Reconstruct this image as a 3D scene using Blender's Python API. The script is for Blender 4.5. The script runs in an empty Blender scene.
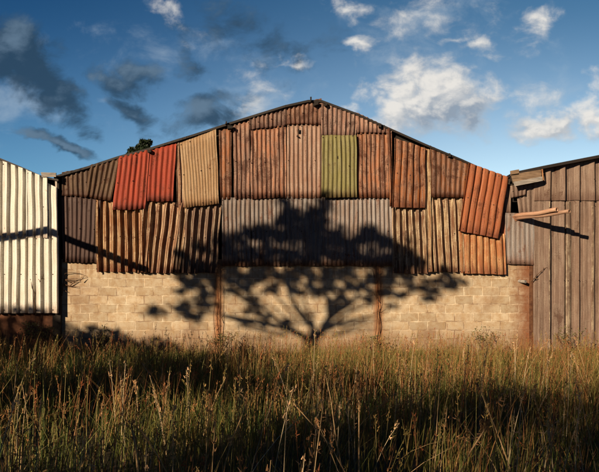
import bpy, math, random
import numpy as np
from mathutils import Vector, noise as mnoise

# ------------------------------------------------------------------ camera, sky, sun, exposure
S = bpy.context.scene
F = 704.0            # focal length in photo pixels (photo 599 wide)
CX, CY = 299.5, 290.0
D0 = 16.0            # camera to facade
EYE = 1.5
cam_d = bpy.data.cameras.new('camera')
cam = bpy.data.objects.new('camera', cam_d)
S.collection.objects.link(cam)
S.camera = cam
cam.location = (0, -D0, EYE)
cam.rotation_euler = (math.radians(90), 0, 0)
cam_d.sensor_width = 36
cam_d.lens = 36 * F / 599
cam_d.shift_y = (CY - 236) / 599
cam_d.clip_start = 0.05
cam_d.clip_end = 3000

SUN = Vector((0.78, 1.0, -0.45))          # travel direction of sunlight
sun_d = bpy.data.lights.new('sun', 'SUN')
sun_d.energy = 5.0
sun_d.angle = math.radians(0.5)
sun_d.color = (1.0, 0.80, 0.56)
sun = bpy.data.objects.new('sun', sun_d)
S.collection.objects.link(sun)
sun.location = (-20, -30, 20)
sun.rotation_euler = SUN.to_track_quat('-Z', 'Y').to_euler()
EL = math.atan2(0.45, math.hypot(0.78, 1))
AZ = math.atan2(-0.78, -1.0)

S.view_settings.view_transform = 'Standard'
S.view_settings.look = 'None'
S.view_settings.gamma = 1
S.view_settings.use_curve_mapping = False
S.view_settings.exposure = 0.6
S.cycles.max_bounces = 5; S.cycles.diffuse_bounces = 2; S.cycles.glossy_bounces = 2; S.cycles.transmission_bounces = 2
S.render.resolution_x, S.render.resolution_y = 1024, 807

class NT:
    """small node helper"""
    def __init__(s, tree): s.t = tree; s.n = tree.nodes; s.l = tree.links
    def new(s, typ, **kw):
        n = s.n.new(typ)
        for k, v in kw.items(): setattr(n, k, v)
        return n
    def put(s, sock, v):
        if isinstance(v, bpy.types.NodeSocket): s.l.new(v, sock)
        elif v is not None: sock.default_value = v
    def m(s, op, a, b=None, c=None, clamp=False):
        n = s.new('ShaderNodeMath', operation=op); n.use_clamp = clamp
        s.put(n.inputs[0], a); s.put(n.inputs[1], b)
        if c is not None: s.put(n.inputs[2], c)
        return n.outputs[0]
    def sstep(s, v, a, b):
        n = s.new('ShaderNodeMapRange', interpolation_type='SMOOTHSTEP')
        s.put(n.inputs[0], v); n.inputs[1].default_value = a; n.inputs[2].default_value = b
        return n.outputs[0]
    def mix(s, f, a, b, mode='MIX'):
        n = s.new('ShaderNodeMix', data_type='RGBA', blend_type=mode)
        s.put(n.inputs[0], f)
        for sock, v in ((n.inputs[6], a), (n.inputs[7], b)):
            if isinstance(v, bpy.types.NodeSocket): s.l.new(v, sock)
            else: sock.default_value = (*v, 1)
        return n.outputs[2]
    def noise(s, vec, scale, detail=4, rough=.55, dist=0):
        n = s.new('ShaderNodeTexNoise')
        s.put(n.inputs['Vector'], vec); n.inputs['Scale'].default_value = scale
        n.inputs['Detail'].default_value = detail; n.inputs['Roughness'].default_value = rough
        n.inputs['Distortion'].default_value = dist
        return n.outputs[0]
    def mapping(s, vec, scale=(1, 1, 1), loc=(0, 0, 0), rot=(0, 0, 0)):
        n = s.new('ShaderNodeMapping'); s.put(n.inputs[0], vec)
        n.inputs['Scale'].default_value = scale
        n.inputs['Rotation'].default_value = rot
        if isinstance(loc, bpy.types.NodeSocket): s.l.new(loc, n.inputs['Location'])
        else: n.inputs['Location'].default_value = loc
        return n.outputs[0]

def build_world():
    w = bpy.data.worlds.new('World'); S.world = w; w.use_nodes = True
    w.node_tree.nodes.clear()
    g = NT(w.node_tree)
    out = g.new('ShaderNodeOutputWorld'); bg = g.new('ShaderNodeBackground')
    g.l.new(bg.outputs[0], out.inputs[0]); bg.inputs[1].default_value = 0.065
    sky = g.new('ShaderNodeTexSky', sky_type='NISHITA'); sky.sun_disc = False
    sky.sun_elevation = EL; sky.sun_rotation = AZ % (2 * math.pi)
    sky.altitude = 1400; sky.dust_density = 0.3; sky.ozone_density = 2.5; sky.air_density = 1.0
    tc = g.new('ShaderNodeTexCoord')
    sp = g.new('ShaderNodeSeparateXYZ'); g.l.new(tc.outputs['Generated'], sp.inputs[0])
    dy = g.m('MAXIMUM', g.m('ABSOLUTE', sp.outputs[1]), 0.05)
    # tangent-plane direction coordinates of the northern sky (units of 1/F)
    U = g.m('MULTIPLY', g.m('DIVIDE', sp.outputs[0], dy), F / 100)
    V = g.m('MULTIPLY', g.m('DIVIDE', sp.outputs[2], dy), F / 100)
    def pt(ox=0, oy=0):
        c = g.new('ShaderNodeCombineXYZ')
        g.put(c.inputs[0], g.m('ADD', U, ox)); g.put(c.inputs[1], g.m('ADD', V, oy))
        return c.outputs[0]
    def field(p, ells, nscale, namp, stretch=(1, 1.35, 1), seed=0):
        q = g.mapping(p, stretch, (seed, seed * .7, seed * .3))
        n = g.noise(q, nscale, 9, .60, 0.3)
        # ragged domain so that no outline is a plain oval
        wn = g.new('ShaderNodeTexNoise'); g.l.new(q, wn.inputs['Vector']); wn.inputs['Scale'].default_value = nscale * .9; wn.inputs['Detail'].default_value = 5
        ws = g.new('ShaderNodeVectorMath', operation='SUBTRACT'); g.l.new(wn.outputs['Color'], ws.inputs[0]); ws.inputs[1].default_value = (.5, .5, .5)
        wm = g.new('ShaderNodeVectorMath', operation='SCALE'); g.l.new(ws.outputs[0], wm.inputs[0]); wm.inputs['Scale'].default_value = .55
        wa = g.new('ShaderNodeVectorMath', operation='ADD'); g.l.new(p, wa.inputs[0]); g.l.new(wm.outputs[0], wa.inputs[1])
        p2 = wa.outputs[0]
        best = None
        for (cx, cy, rx, ry, rot, wgt) in ells:
            a = g.mapping(p2, (1, 1, 1), (-(cx - CX) / 100, -(CY - cy) / 100, 0))
            a = g.mapping(a, (1, 1, 1), rot=(0, 0, -math.radians(rot)))
            a = g.mapping(a, (100 / rx, 100 / ry, 0))
            ln = g.new('ShaderNodeVectorMath', operation='LENGTH'); g.l.new(a, ln.inputs[0])
            v = g.m('MULTIPLY', g.m('SUBTRACT', 1.0, ln.outputs[1]), wgt)
            v = g.m('MAXIMUM', v, -1.0)
            best = v if best is None else g.m('MAXIMUM', best, v)
        return g.m('ADD', best, g.m('MULTIPLY', g.m('SUBTRACT', n, .5), namp))
    # base sky, deeper overhead and toward the west
    tint = g.mix(g.sstep(V, 0.7, 3.2), (1.80, 1.60, 1.32), (0.38, 0.66, 0.73))
    side = g.mix(g.sstep(U, -3.2, 2.2), (0.36, 0.60, 0.78), (1.12, 1.06, 1.02))
    col = g.mix(1.0, g.mix(1.0, sky.outputs[0], tint, 'MULTIPLY'), side, 'MULTIPLY')
    veil = field(pt(), [(270, 95, 70, 40, 0, .45), (405, 25, 90, 44, 20, .5), (150, 10, 50, 20, 20, .25),
                        (240, 60, 110, 40, 0, .4), (165, 60, 45, 30, 0, .4), (110, 55, 46, 36, 0, .3), (5, 108, 46, 26, 0, .9),
                        (340, 10, 40, 28, 0, .5), (545, 90, 70, 40, 0, .35), (104, 106, 14, 10, 0, .5), (40, 120, 60, 20, 0, .3)], 1.9, 2.6, seed=3)
    col = g.mix(g.m('MULTIPLY', g.sstep(veil, .05, 1.1), .50), col, (4.2, 5.2, 6.2))
    dark = [(25, 62, 70, 36, -32, 1.0), (64, 96, 44, 26, -38, .9), (-15, 55, 70, 44, 0, 1.0), (118, 82, 36, 18, -35, .55),
            (130, 112, 40, 17, -35, .75), (66, 143, 44, 7, -18, .75), (205, 112, 40, 17, 15, .6), (188, 62, 26, 14, -50, .5),
            (140, 76, 20, 14, 0, .4), (265, 44, 70, 24, -15, .2)]
    fd = field(pt(), dark, 2.1, 1.75, seed=31)
    fd2 = field(pt(-.14, .17), dark, 2.1, 1.75, seed=31)
    lit = g.sstep(g.m('SUBTRACT', fd, fd2), .0, .9)
    dcol = g.mix(lit, (0.26, 0.60, 1.05), (1.2, 1.9, 2.7))
    col = g.mix(g.m('MULTIPLY', g.sstep(fd, -.08, .5), .90), col, dcol)
    white = [(436, 98, 60, 38, 0, 1.75), (394, 118, 44, 28, 0, 1.3), (408, 84, 32, 28, 0, 1.4), (476, 106, 36, 28, 0, 1.1),
             (552, 124, 70, 20, 3, 1.2), (600, 120, 60, 22, 0, 1.2), (358, 45, 19, 11, -5, .8), (348, 8, 24, 13, -20, .7),
             (482, 49, 26, 10, 0, .65), (455, 42, 24, 9, 10, .55), (540, 24, 26, 16, 40, .6), (598, 90, 12, 12, 0, .35),
             (255, 100, 18, 24, 30, .45), (290, 64, 40, 8, 0, .4), (345, 108, 12, 7, 0, .8), (545, 100, 34, 14, 0, .35), (170, 14, 20, 8, -30, .32),
             (430, 25, 55, 30, 20, .32)]
    fw = field(pt(), white, 2.9, 2.1, seed=23)
    fw2 = field(pt(-.24, .30), white, 2.9, 2.1, seed=23)
    fw3 = field(pt(-.03, .04), white, 2.9, 2.1, seed=23)
    l1 = g.sstep(g.m('SUBTRACT', fw, fw2), -.5, 1.15)
    l2 = g.sstep(g.m('SUBTRACT', fw, fw3), -.25, .3)
    lt = g.m('ADD', g.m('MULTIPLY', l1, .7), g.m('MULTIPLY', l2, .3))
    thick = g.sstep(fw, .3, 1.1)
    wcol = g.mix(g.m('MULTIPLY', g.m('SUBTRACT', 1.0, lt), g.m('ADD', g.m('MULTIPLY', thick, .45), .75), clamp=True),
                 (8.6, 8.2, 7.6), (2.9, 3.5, 4.3))
    col = g.mix(g.m('MULTIPLY', g.sstep(fw, -.12, .95), .94), col, wcol)
    # unseen sky behind the viewer darkened to cut the fill light
    back = g.m('SUBTRACT', 1.0, g.sstep(sp.outputs[1], -.35, .15))
    col = g.mix(back, col, g.mix(1.0, col, (.17, .22, .33), 'MULTIPLY'))
    g.l.new(col, bg.inputs[0])
build_world()

# ------------------------------------------------------------------ helpers
random.seed(5)
rng = np.random.default_rng(5)

def P(px, py, y=0.0):
    d = D0 + y
    return Vector(((px - CX) / F * d, y, EYE - (py - CY) / F * d))

def mesh_obj(name, verts, faces, mat, parent=None, uvs=None, smooth=False, mats=None, fmat=None):
    me = bpy.data.meshes.new(name)
    me.from_pydata([tuple(v) for v in verts], [], faces)
    o = bpy.data.objects.new(name, me); S.collection.objects.link(o)
    for mm in (mats or [mat]): me.materials.append(mm)
    if fmat is not None: me.polygons.foreach_set('material_index', fmat)
    if uvs is not None:
        uv = me.uv_layers.new(name='UVMap')
        li = np.empty(len(me.loops), dtype=np.int32); me.loops.foreach_get('vertex_index', li)
        uv.data.foreach_set('uv', np.asarray(uvs, dtype=np.float32)[li].ravel())
    if smooth: me.polygons.foreach_set('use_smooth', [True] * len(me.polygons))
    if parent is not None:
        o.parent = parent
        off = parent.location
        for v in me.vertices: v.co -= off
    me.update()
    return o

def np_mesh(name, V, Fq, mat, colors=None, parent=None):
    """V (n,3), Fq (m,4) -> one object"""
    me = bpy.data.meshes.new(name)
    V = np.asarray(V, dtype=np.float32); Fq = np.asarray(Fq, dtype=np.int32)
    me.vertices.add(len(V)); me.vertices.foreach_set('co', V.ravel())
    me.loops.add(Fq.size); me.loops.foreach_set('vertex_index', Fq.ravel())
    me.polygons.add(len(Fq))
    me.polygons.foreach_set('loop_start', np.arange(len(Fq), dtype=np.int32) * 4)
    me.polygons.foreach_set('loop_total', np.full(len(Fq), 4, dtype=np.int32))
    me.materials.append(mat)
    if colors is not None:
        a = me.attributes.new('tone', 'FLOAT_COLOR', 'POINT')
        c = np.ones((len(V), 4), dtype=np.float32); c[:, :3] = colors
        a.data.foreach_set('color', c.ravel())
    me.update(calc_edges=True)
    o = bpy.data.objects.new(name, me); S.collection.objects.link(o)
    if parent is not None:
        o.parent = parent
        o.matrix_parent_inverse = parent.matrix_world.inverted() if False else o.matrix_parent_inverse
        V2 = V - np.array(parent.location, dtype=np.float32)
        me.vertices.foreach_set('co', V2.ravel()); me.update()
    return o

def thing(name, label, cat, loc=(0, 0, 0), group=None):
    o = bpy.data.objects.new(name, None); S.collection.objects.link(o)
    o.empty_display_size = .3; o.location = loc
    tag(o, label, cat, group); return o
def tag(o, label, cat, group=None):
    o['label'] = label; o['category'] = cat
    if group: o['group'] = group

def box_vf(x0, x1, y0, y1, z0, z1):
    v = [(x0, y0, z0), (x1, y0, z0), (x1, y1, z0), (x0, y1, z0), (x0, y0, z1), (x1, y0, z1), (x1, y1, z1), (x0, y1, z1)]
    f = [(0, 3, 2, 1), (4, 5, 6, 7), (0, 1, 5, 4), (1, 2, 6, 5), (2, 3, 7, 6), (3, 0, 4, 7)]
    return v, f
def box(name, x0, x1, y0, y1, z0, z1, mat, parent):
    v, f = box_vf(x0, x1, y0, y1, z0, z1); return mesh_obj(name, v, f, mat, parent)

def tube_vf(pts, rads, n=8, V=None, Fc=None, rough=0.0):
    V = [] if V is None else V; Fc = [] if Fc is None else Fc
    pts = [Vector(p) for p in pts]; base = len(V)
    for i, p in enumerate(pts):
        t = (pts[min(i + 1, len(pts) - 1)] - pts[max(i - 1, 0)]).normalized()
        a = t.cross(Vector((0, 0, 1)) if abs(t.z) < .9 else Vector((1, 0, 0))).normalized(); b = t.cross(a)
        for k in range(n):
            an = 2 * math.pi * k / n
            r = rads[i] * (1 + rough * random.uniform(-1, 1))
            V.append(p + a * math.cos(an) * r + b * math.sin(an) * r)
    for i in range(len(pts) - 1):
        for k in range(n):
            k2 = (k + 1) % n
            Fc.append((base + i * n + k, base + i * n + k2, base + (i + 1) * n + k2, base + (i + 1) * n + k))
    Fc.append(tuple(base + k for k in range(n))[::-1]); Fc.append(tuple(base + (len(pts) - 1) * n + k for k in range(n)))
    return V, Fc

# ------------------------------------------------------------------ materials
def principled(name, rough=.8, metal=0.0, spec=.3):
    m = bpy.data.materials.new(name); m.use_nodes = True
    g = NT(m.node_tree); b = m.node_tree.nodes['Principled BSDF']
    b.inputs['Roughness'].default_value = rough; b.inputs['Metallic'].default_value = metal
    b.inputs['Specular IOR Level'].default_value = spec
    return m, g, b

def sheet_mat(name, c1, c2, rust=(.10, .035, .018), rust_amt=.4, fade=(.30, .24, .20), fade_amt=.25, rough=.62, metal=.15, sx=7.0, vary=1.0, dim=.16):
    m, g, b = principled(name, rough, metal, .35)
    tc = g.new('ShaderNodeTexCoord'); oi = g.new('ShaderNodeObjectInfo')
    cc = g.new('ShaderNodeCombineXYZ'); g.put(cc.inputs[0], g.m('MULTIPLY', oi.outputs['Random'], 40.0)); g.put(cc.inputs[1], g.m('MULTIPLY', oi.outputs['Random'], 17.0))
    uv = g.mapping(tc.outputs['UV'], (1, 1, 1), cc.outputs[0])
    streak = g.noise(g.mapping(uv, (sx, .55, 1)), 1.6, 5, .6)
    fine = g.noise(g.mapping(uv, (30, 1.3, 1)), 1.5, 6, .7)
    runs = g.noise(g.mapping(uv, (16, .8, 1)), 1.7, 6, .68)
    blot = g.noise(uv, 2.6, 9, .74, .4)
    spk = g.noise(uv, 46, 4, .7)
    pit = g.noise(uv, 11, 7, .75, .3)
    c = g.mix(g.sstep(streak, .36, .64), c1, c2)
    f = g.sstep(g.m('ADD', g.m('MULTIPLY', fine, .6), g.m('MULTIPLY', blot, .5)), .50, .64)
    c = g.mix(g.m('MULTIPLY', f, fade_amt), c, fade)
    # dark rust runs down the sheet and blotches
    rr = g.sstep(g.m('ADD', g.m('MULTIPLY', runs, .7), g.m('MULTIPLY', blot, .3)), .60 - rust_amt * .20, .72 - rust_amt * .20)
    c = g.mix(g.m('MULTIPLY', rr, .35 + rust_amt), c, rust)
    r = g.m('ADD', g.m('ADD', g.m('MULTIPLY', blot, .62), g.m('MULTIPLY', streak, .38)), g.m('MULTIPLY', spk, .22))
    r = g.sstep(r, .76 - rust_amt * .3, .86 - rust_amt * .3)
    c = g.mix(g.m('MULTIPLY', r, .8), c, rust)
    sv = g.new('ShaderNodeSeparateXYZ'); g.l.new(tc.outputs['UV'], sv.inputs[0])
    hem = g.m('MULTIPLY', g.m('SUBTRACT', 1.0, g.sstep(g.m('ADD', sv.outputs[1], g.m('MULTIPLY', g.m('SUBTRACT', runs, .5), .8)), .0, .26)), .55 + rust_amt * .5)
    c = g.mix(hem, c, rust)
    c = g.mix(g.m('MULTIPLY', g.sstep(pit, .60, .68), .75), c, g.mix(.5, rust, c))
    c = g.mix(g.sstep(spk, .5, .75), c, g.mix(1.0, c, (.5, .45, .42), 'MULTIPLY'))
    hs = g.new('ShaderNodeHueSaturation'); g.l.new(c, hs.inputs['Color'])
    r7 = g.m('FRACT', g.m('MULTIPLY', oi.outputs['Random'], 7.31)); r9 = g.m('FRACT', g.m('MULTIPLY', oi.outputs['Random'], 93.7))
    g.put(hs.inputs['Saturation'], g.m('ADD', g.m('MULTIPLY', r7, .36 * vary), 1 - .24 * vary)); g.put(hs.inputs['Value'], g.m('ADD', g.m('MULTIPLY', r9, .45 * vary), 1 - .24 * vary - dim))
    c = hs.outputs[0]
    g.l.new(c, b.inputs['Base Color'])
    g.put(b.inputs['Roughness'], g.m('ADD', g.m('MULTIPLY', r, .25), rough))
    bp = g.new('ShaderNodeBump'); bp.inputs['Strength'].default_value = .35; bp.inputs['Distance'].default_value = .006
    g.put(bp.inputs['Height'], g.m('ADD', g.m('MULTIPLY', blot, 1.0), g.m('MULTIPLY', spk, .5))); g.l.new(bp.outputs[0], b.inputs['Normal'])
    return m

M = {}
M['rustbrown'] = sheet_mat('rust_brown_sheet', (.30, .115, .050), (.165, .088, .06), (.085, .026, .012), .56, (.37, .27, .20), .6, vary=1.1, dim=.16)
M['rustpink'] = sheet_mat('rust_pink_sheet', (.26, .15, .10), (.20, .10, .06), (.13, .042, .018), .36, (.34, .25, .19), .6)
M['grey'] = sheet_mat('galvanised_grey_sheet', (.25, .205, .18), (.20, .135, .10), (.17, .065, .03), .40, (.33, .31, .30), .5, metal=.15, vary=.8)
M['maroon'] = sheet_mat('maroon_sheet', (.10, .045, .032), (.075, .034, .024), (.05, .016, .009), .4, (.16, .10, .08), .4)
M['dark'] = sheet_mat('dark_brown_sheet', (.10, .055, .028), (.055, .026, .014), (.05, .014, .007), .45, (.18, .115, .065), .45, vary=.5)
M['deep'] = sheet_mat('brown_ribbed_sheet', (.27, .15, .075), (.19, .075, .032), (.11, .028, .010), .46, (.50, .38, .24), .75, sx=16)
M['deepy'] = sheet_mat('golden_ribbed_sheet', (.34, .21, .10), (.19, .075, .03), (.12, .034, .012), .46, (.66, .52, .31), .75, sx=17, vary=.6)
M['orange'] = sheet_mat('orange_rust_sheet', (.37, .11, .038), (.28, .078, .028), (.13, .032, .012), .42, (.40, .19, .095), .4, vary=.2, dim=.10)
M['orangey'] = sheet_mat('orange_ribbed_sheet', (.44, .18, .06), (.30, .095, .03), (.16, .04, .013), .38, (.58, .38, .18), .65, sx=15, vary=.2, dim=.08)
M['red'] = sheet_mat('red_painted_sheet', (.34, .040, .012), (.25, .028, .010), (.08, .016, .010), .38, (.36, .08, .03), .35, rough=.75, metal=0, vary=.15)
M['green'] = sheet_mat('green_painted_sheet', (.215, .19, .066), (.175, .15, .052), (.10, .055, .02), .36, (.26, .235, .12), .6, rough=.75, metal=0, vary=0)
M['tan'] = sheet_mat('tan_sheet', (.36, .23, .12), (.29, .17, .085), (.20, .09, .035), .34, (.44, .32, .20), .6, rough=.75, vary=0)
M['cream'] = sheet_mat('cream_painted_sheet', (.68, .65, .58), (.58, .53, .44), (.22, .12, .06), .20, (.74, .71, .64), .7, rough=.6, metal=0, sx=10, vary=.2, dim=0)
M['ibr'] = sheet_mat('brown_folded_sheet', (.215, .135, .095), (.155, .095, .066), (.09, .042, .025), .36, (.31, .235, .175), .45, sx=6, vary=.3)
M['ibrpale'] = sheet_mat('pale_worn_folded_sheet', (.20, .13, .085), (.15, .09, .06), (.11, .05, .028), .32, (.50, .40, .27), .8, sx=18, vary=.3)
M['roof'] = sheet_mat('weathered_roof_sheet', (.022, .016, .013), (.03, .02, .015), (.02, .012, .01), .4, (.035, .027, .022), .3)
M['pipe'] = sheet_mat('rusted_pipe', (.46, .22, .10), (.34, .13, .055), (.16, .05, .02), .35, (.58, .38, .23), .6, sx=9)

def wood_mat(name, c1, c2):
    m, g, b = principled(name, .85)
    tc = g.new('ShaderNodeTexCoord')
    n1 = g.noise(g.mapping(tc.outputs['Object'], (3, 34, 34)), 1.5, 5, .65, .4)
    c = g.mix(g.sstep(n1, .3, .7), c1, c2); g.l.new(c, b.inputs['Base Color'])
    bp = g.new('ShaderNodeBump'); bp.inputs['Strength'].default_value = .4; bp.inputs['Distance'].default_value = .004
    g.l.new(n1, bp.inputs['Height']); g.l.new(bp.outputs[0], b.inputs['Normal'])
    return m
M['wood'] = wood_mat('weathered_brown_wood', (.11, .07, .042), (.24, .16, .10))
M['woodgrey'] = wood_mat('weathered_grey_wood', (.14, .12, .105), (.34, .30, .26))
M['wooddark'] = wood_mat('dark_timber', (.010, .008, .006), (.022, .015, .011))

def block_mat(name, dirty=0.0):
    m, g, b = principled(name, .92, 0, .15)
    tc = g.new('ShaderNodeTexCoord'); sp = g.new('ShaderNodeSeparateXYZ'); g.l.new(tc.outputs['Object'], sp.inputs[0])
    wob = g.noise(tc.outputs['Object'], 3.5, 3, .5)
    wob2 = g.noise(tc.outputs['Object'], 14, 3, .6)
    cc = g.new('ShaderNodeCombineXYZ')
    off = g.m('MULTIPLY', g.m('SUBTRACT', wob, .5), .035)
    off2 = g.m('MULTIPLY', g.m('SUBTRACT', wob2, .5), .022)
    g.put(cc.inputs[0], g.m('ADD', g.m('ADD', sp.outputs[0], off2), off)); g.put(cc.inputs[1], g.m('ADD', g.m('ADD', sp.outputs[2], off), off2))
    br = g.new('ShaderNodeTexBrick'); g.l.new(cc.outputs[0], br.inputs['Vector'])
    br.inputs['Scale'].default_value = 1.0; br.inputs['Brick Width'].default_value = .415; br.inputs['Row Height'].default_value = .196
    br.inputs['Mortar Size'].default_value = .0125; br.inputs['Mortar Smooth'].default_value = .35; br.inputs['Bias'].default_value = -.1
    br.inputs['Color1'].default_value = (.50, .41, .29, 1); br.inputs['Color2'].default_value = (.36, .29, .20, 1)
    br.inputs['Mortar'].default_value = (.61, .52, .385, 1)
    big = g.noise(tc.outputs['Object'], 1.1, 6, .6, .3)
    med = g.noise(tc.outputs['Object'], 6, 6, .7)
    fin = g.noise(tc.outputs['Object'], 60, 4, .7)
    c = br.outputs['Color']
    c = g.mix(g.sstep(med, .36, .68), c, g.mix(1.0, c, (.78, .66, .54), 'MULTIPLY'))
    # rusty-brown staining of some blocks and joints, red earth splash near the ground
    st = g.sstep(big, .50, .72)
    c = g.mix(g.m('MULTIPLY', st, .55), c, (.19, .105, .06))
    jn = g.noise(tc.outputs['Object'], 2.4, 4, .6)
    c = g.mix(g.m('MULTIPLY', g.m('MULTIPLY', br.outputs['Fac'], g.sstep(jn, .44, .6)), .75), c, (.16, .085, .045))
    low = g.m('SUBTRACT', 1.0, g.sstep(g.m('ADD', sp.outputs[2], g.m('MULTIPLY', g.m('SUBTRACT', med, .5), .7)), .15, .80))
    c = g.mix(g.m('MULTIPLY', low, .6 + dirty * .2), c, (.17, .085, .045))
    # soft rust stain beside each stanchion
    for xp in ((218.5 - CX) / F * D0, (378.5 - CX) / F * D0):
        dx = g.m('ABSOLUTE', g.m('SUBTRACT', sp.outputs[0], xp))
        sd = g.m('SUBTRACT', 1.0, g.sstep(g.m('ADD', dx, g.m('MULTIPLY', g.m('SUBTRACT', med, .5), .16)), .03, .17))
        c = g.mix(g.m('MULTIPLY', sd, .8), c, (.26, .105, .04))
    # run-down marks below the sheets
    crk = g.noise(g.mapping(tc.outputs['Object'], (1, 1, 1)), 9, 8, .8)
    c = g.mix(g.m('MULTIPLY', g.sstep(crk, .56, .66), .6), c, (.24, .15, .09))
    runs = g.noise(g.mapping(tc.outputs['Object'], (9, 9, .5)), 1.2, 4, .6)
    up = g.sstep(sp.outputs[2], 1.55, 2.05)
    c = g.mix(g.m('MULTIPLY', g.m('MULTIPLY', up, g.sstep(runs, .42, .62)), .6), c, (.22, .12, .06))
    # rust seep at the right-hand end of the wall
    er = g.m('MULTIPLY', g.sstep(g.m('ADD', sp.outputs[0], g.m('MULTIPLY', g.m('SUBTRACT', med, .5), .5)), 4.65, 5.25), .85) 
    c = g.mix(er, c, (.16, .05, .02))
    c = g.mix(g.sstep(fin, .52, .74), c, g.mix(1.0, c, (.66, .62, .58), 'MULTIPLY'))
    g.l.new(c, b.inputs['Base Color'])
    h = g.m('ADD', g.m('MULTIPLY', br.outputs['Fac'], -.5), g.m('ADD', g.m('MULTIPLY', fin, .22), g.m('MULTIPLY', med, .4)))
    bp = g.new('ShaderNodeBump'); bp.inputs['Strength'].default_value = .7; bp.inputs['Distance'].default_value = .012
    g.l.new(h, bp.inputs['Height']); g.l.new(bp.outputs[0], b.inputs['Normal'])
    return m
M['block'] = block_mat('cement_block_wall')

def blotch_mat(name, c1, c2, scale=4, rough=.9, stretch=(1, 1, 1)):
    m, g, b = principled(name, rough, 0, .15)
    tc = g.new('ShaderNodeTexCoord'); v = g.mapping(tc.outputs['Object'], stretch)
    n = g.noise(v, scale, 8, .68, .3); c = g.mix(g.sstep(n, .35, .65), c1, c2); g.l.new(c, b.inputs['Base Color'])
    bp = g.new('ShaderNodeBump'); bp.inputs['Strength'].default_value = .5; bp.inputs['Distance'].default_value = .01
    g.l.new(n, bp.inputs['Height']); g.l.new(bp.outputs[0], b.inputs['Normal'])
    return m
M['plinth'] = blotch_mat('red_stained_masonry', (.20, .085, .045), (.075, .035, .022), 3.5)
M['rustpost'] = blotch_mat('rusted_steel', (.40, .21, .10), (.20, .07, .028), 5, stretch=(2, 2, .8))
M['rustdark'] = blotch_mat('dark_rusted_steel', (.13, .06, .03), (.06, .024, .014), 9)
M['earth'] = blotch_mat('dry_earth', (.055, .04, .025), (.03, .022, .014), 2.0)
M['inner'] = blotch_mat('dark_inner_wall', (.05, .04, .03), (.03, .022, .018), 2.0)  # dark mottled brown for the side and back walls
M['bark'] = blotch_mat('bark', (.10, .07, .05), (.05, .035, .025), 9, stretch=(1, 1, .3))
M['twig'] = blotch_mat('dead_twig', (.10, .055, .03), (.05, .028, .018), 20)
M['iron'] = blotch_mat('black_iron', (.03, .02, .015), (.05, .03, .02), 12)

def leafy(name, trans=.35, rough=.6, col=None):
    m, g, b = principled(name, rough, 0, .25)
    if col is None:
        at = g.new('ShaderNodeAttribute'); at.attribute_name = 'tone'; c = at.outputs['Color']
    else:
        tc = g.new('ShaderNodeTexCoord'); n = g.noise(tc.outputs['Object'], 2.5, 4)
        c = g.mix(g.sstep(n, .35, .65), col[0], col[1])
    g.l.new(c, b.inputs['Base Color'])
    if trans == 0: return m
    tr = g.new('ShaderNodeBsdfTranslucent'); g.l.new(c, tr.inputs[0])
    mx = g.new('ShaderNodeMixShader'); mx.inputs[0].default_value = trans
    g.l.new(b.outputs[0], mx.inputs[1]); g.l.new(tr.outputs[0], mx.inputs[2])
    g.l.new(mx.outputs[0], m.node_tree.nodes['Material Output'].inputs[0])
    return m
M['grass'] = leafy('grass_blades')
M['straw'] = leafy('straw_stalks', .2)
M['leaf'] = leafy('tree_leaves', 0, .5, ((.035, .06, .02), (.06, .085, .03)))
M['leafdark'] = leafy('dark_tree_leaves', 0, .5, ((.012, .02, .010), (.022, .034, .014)))
M['weedleaf'] = leafy('weed_leaves', .25, .6, ((.10, .11, .035), (.16, .12, .045)))

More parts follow.
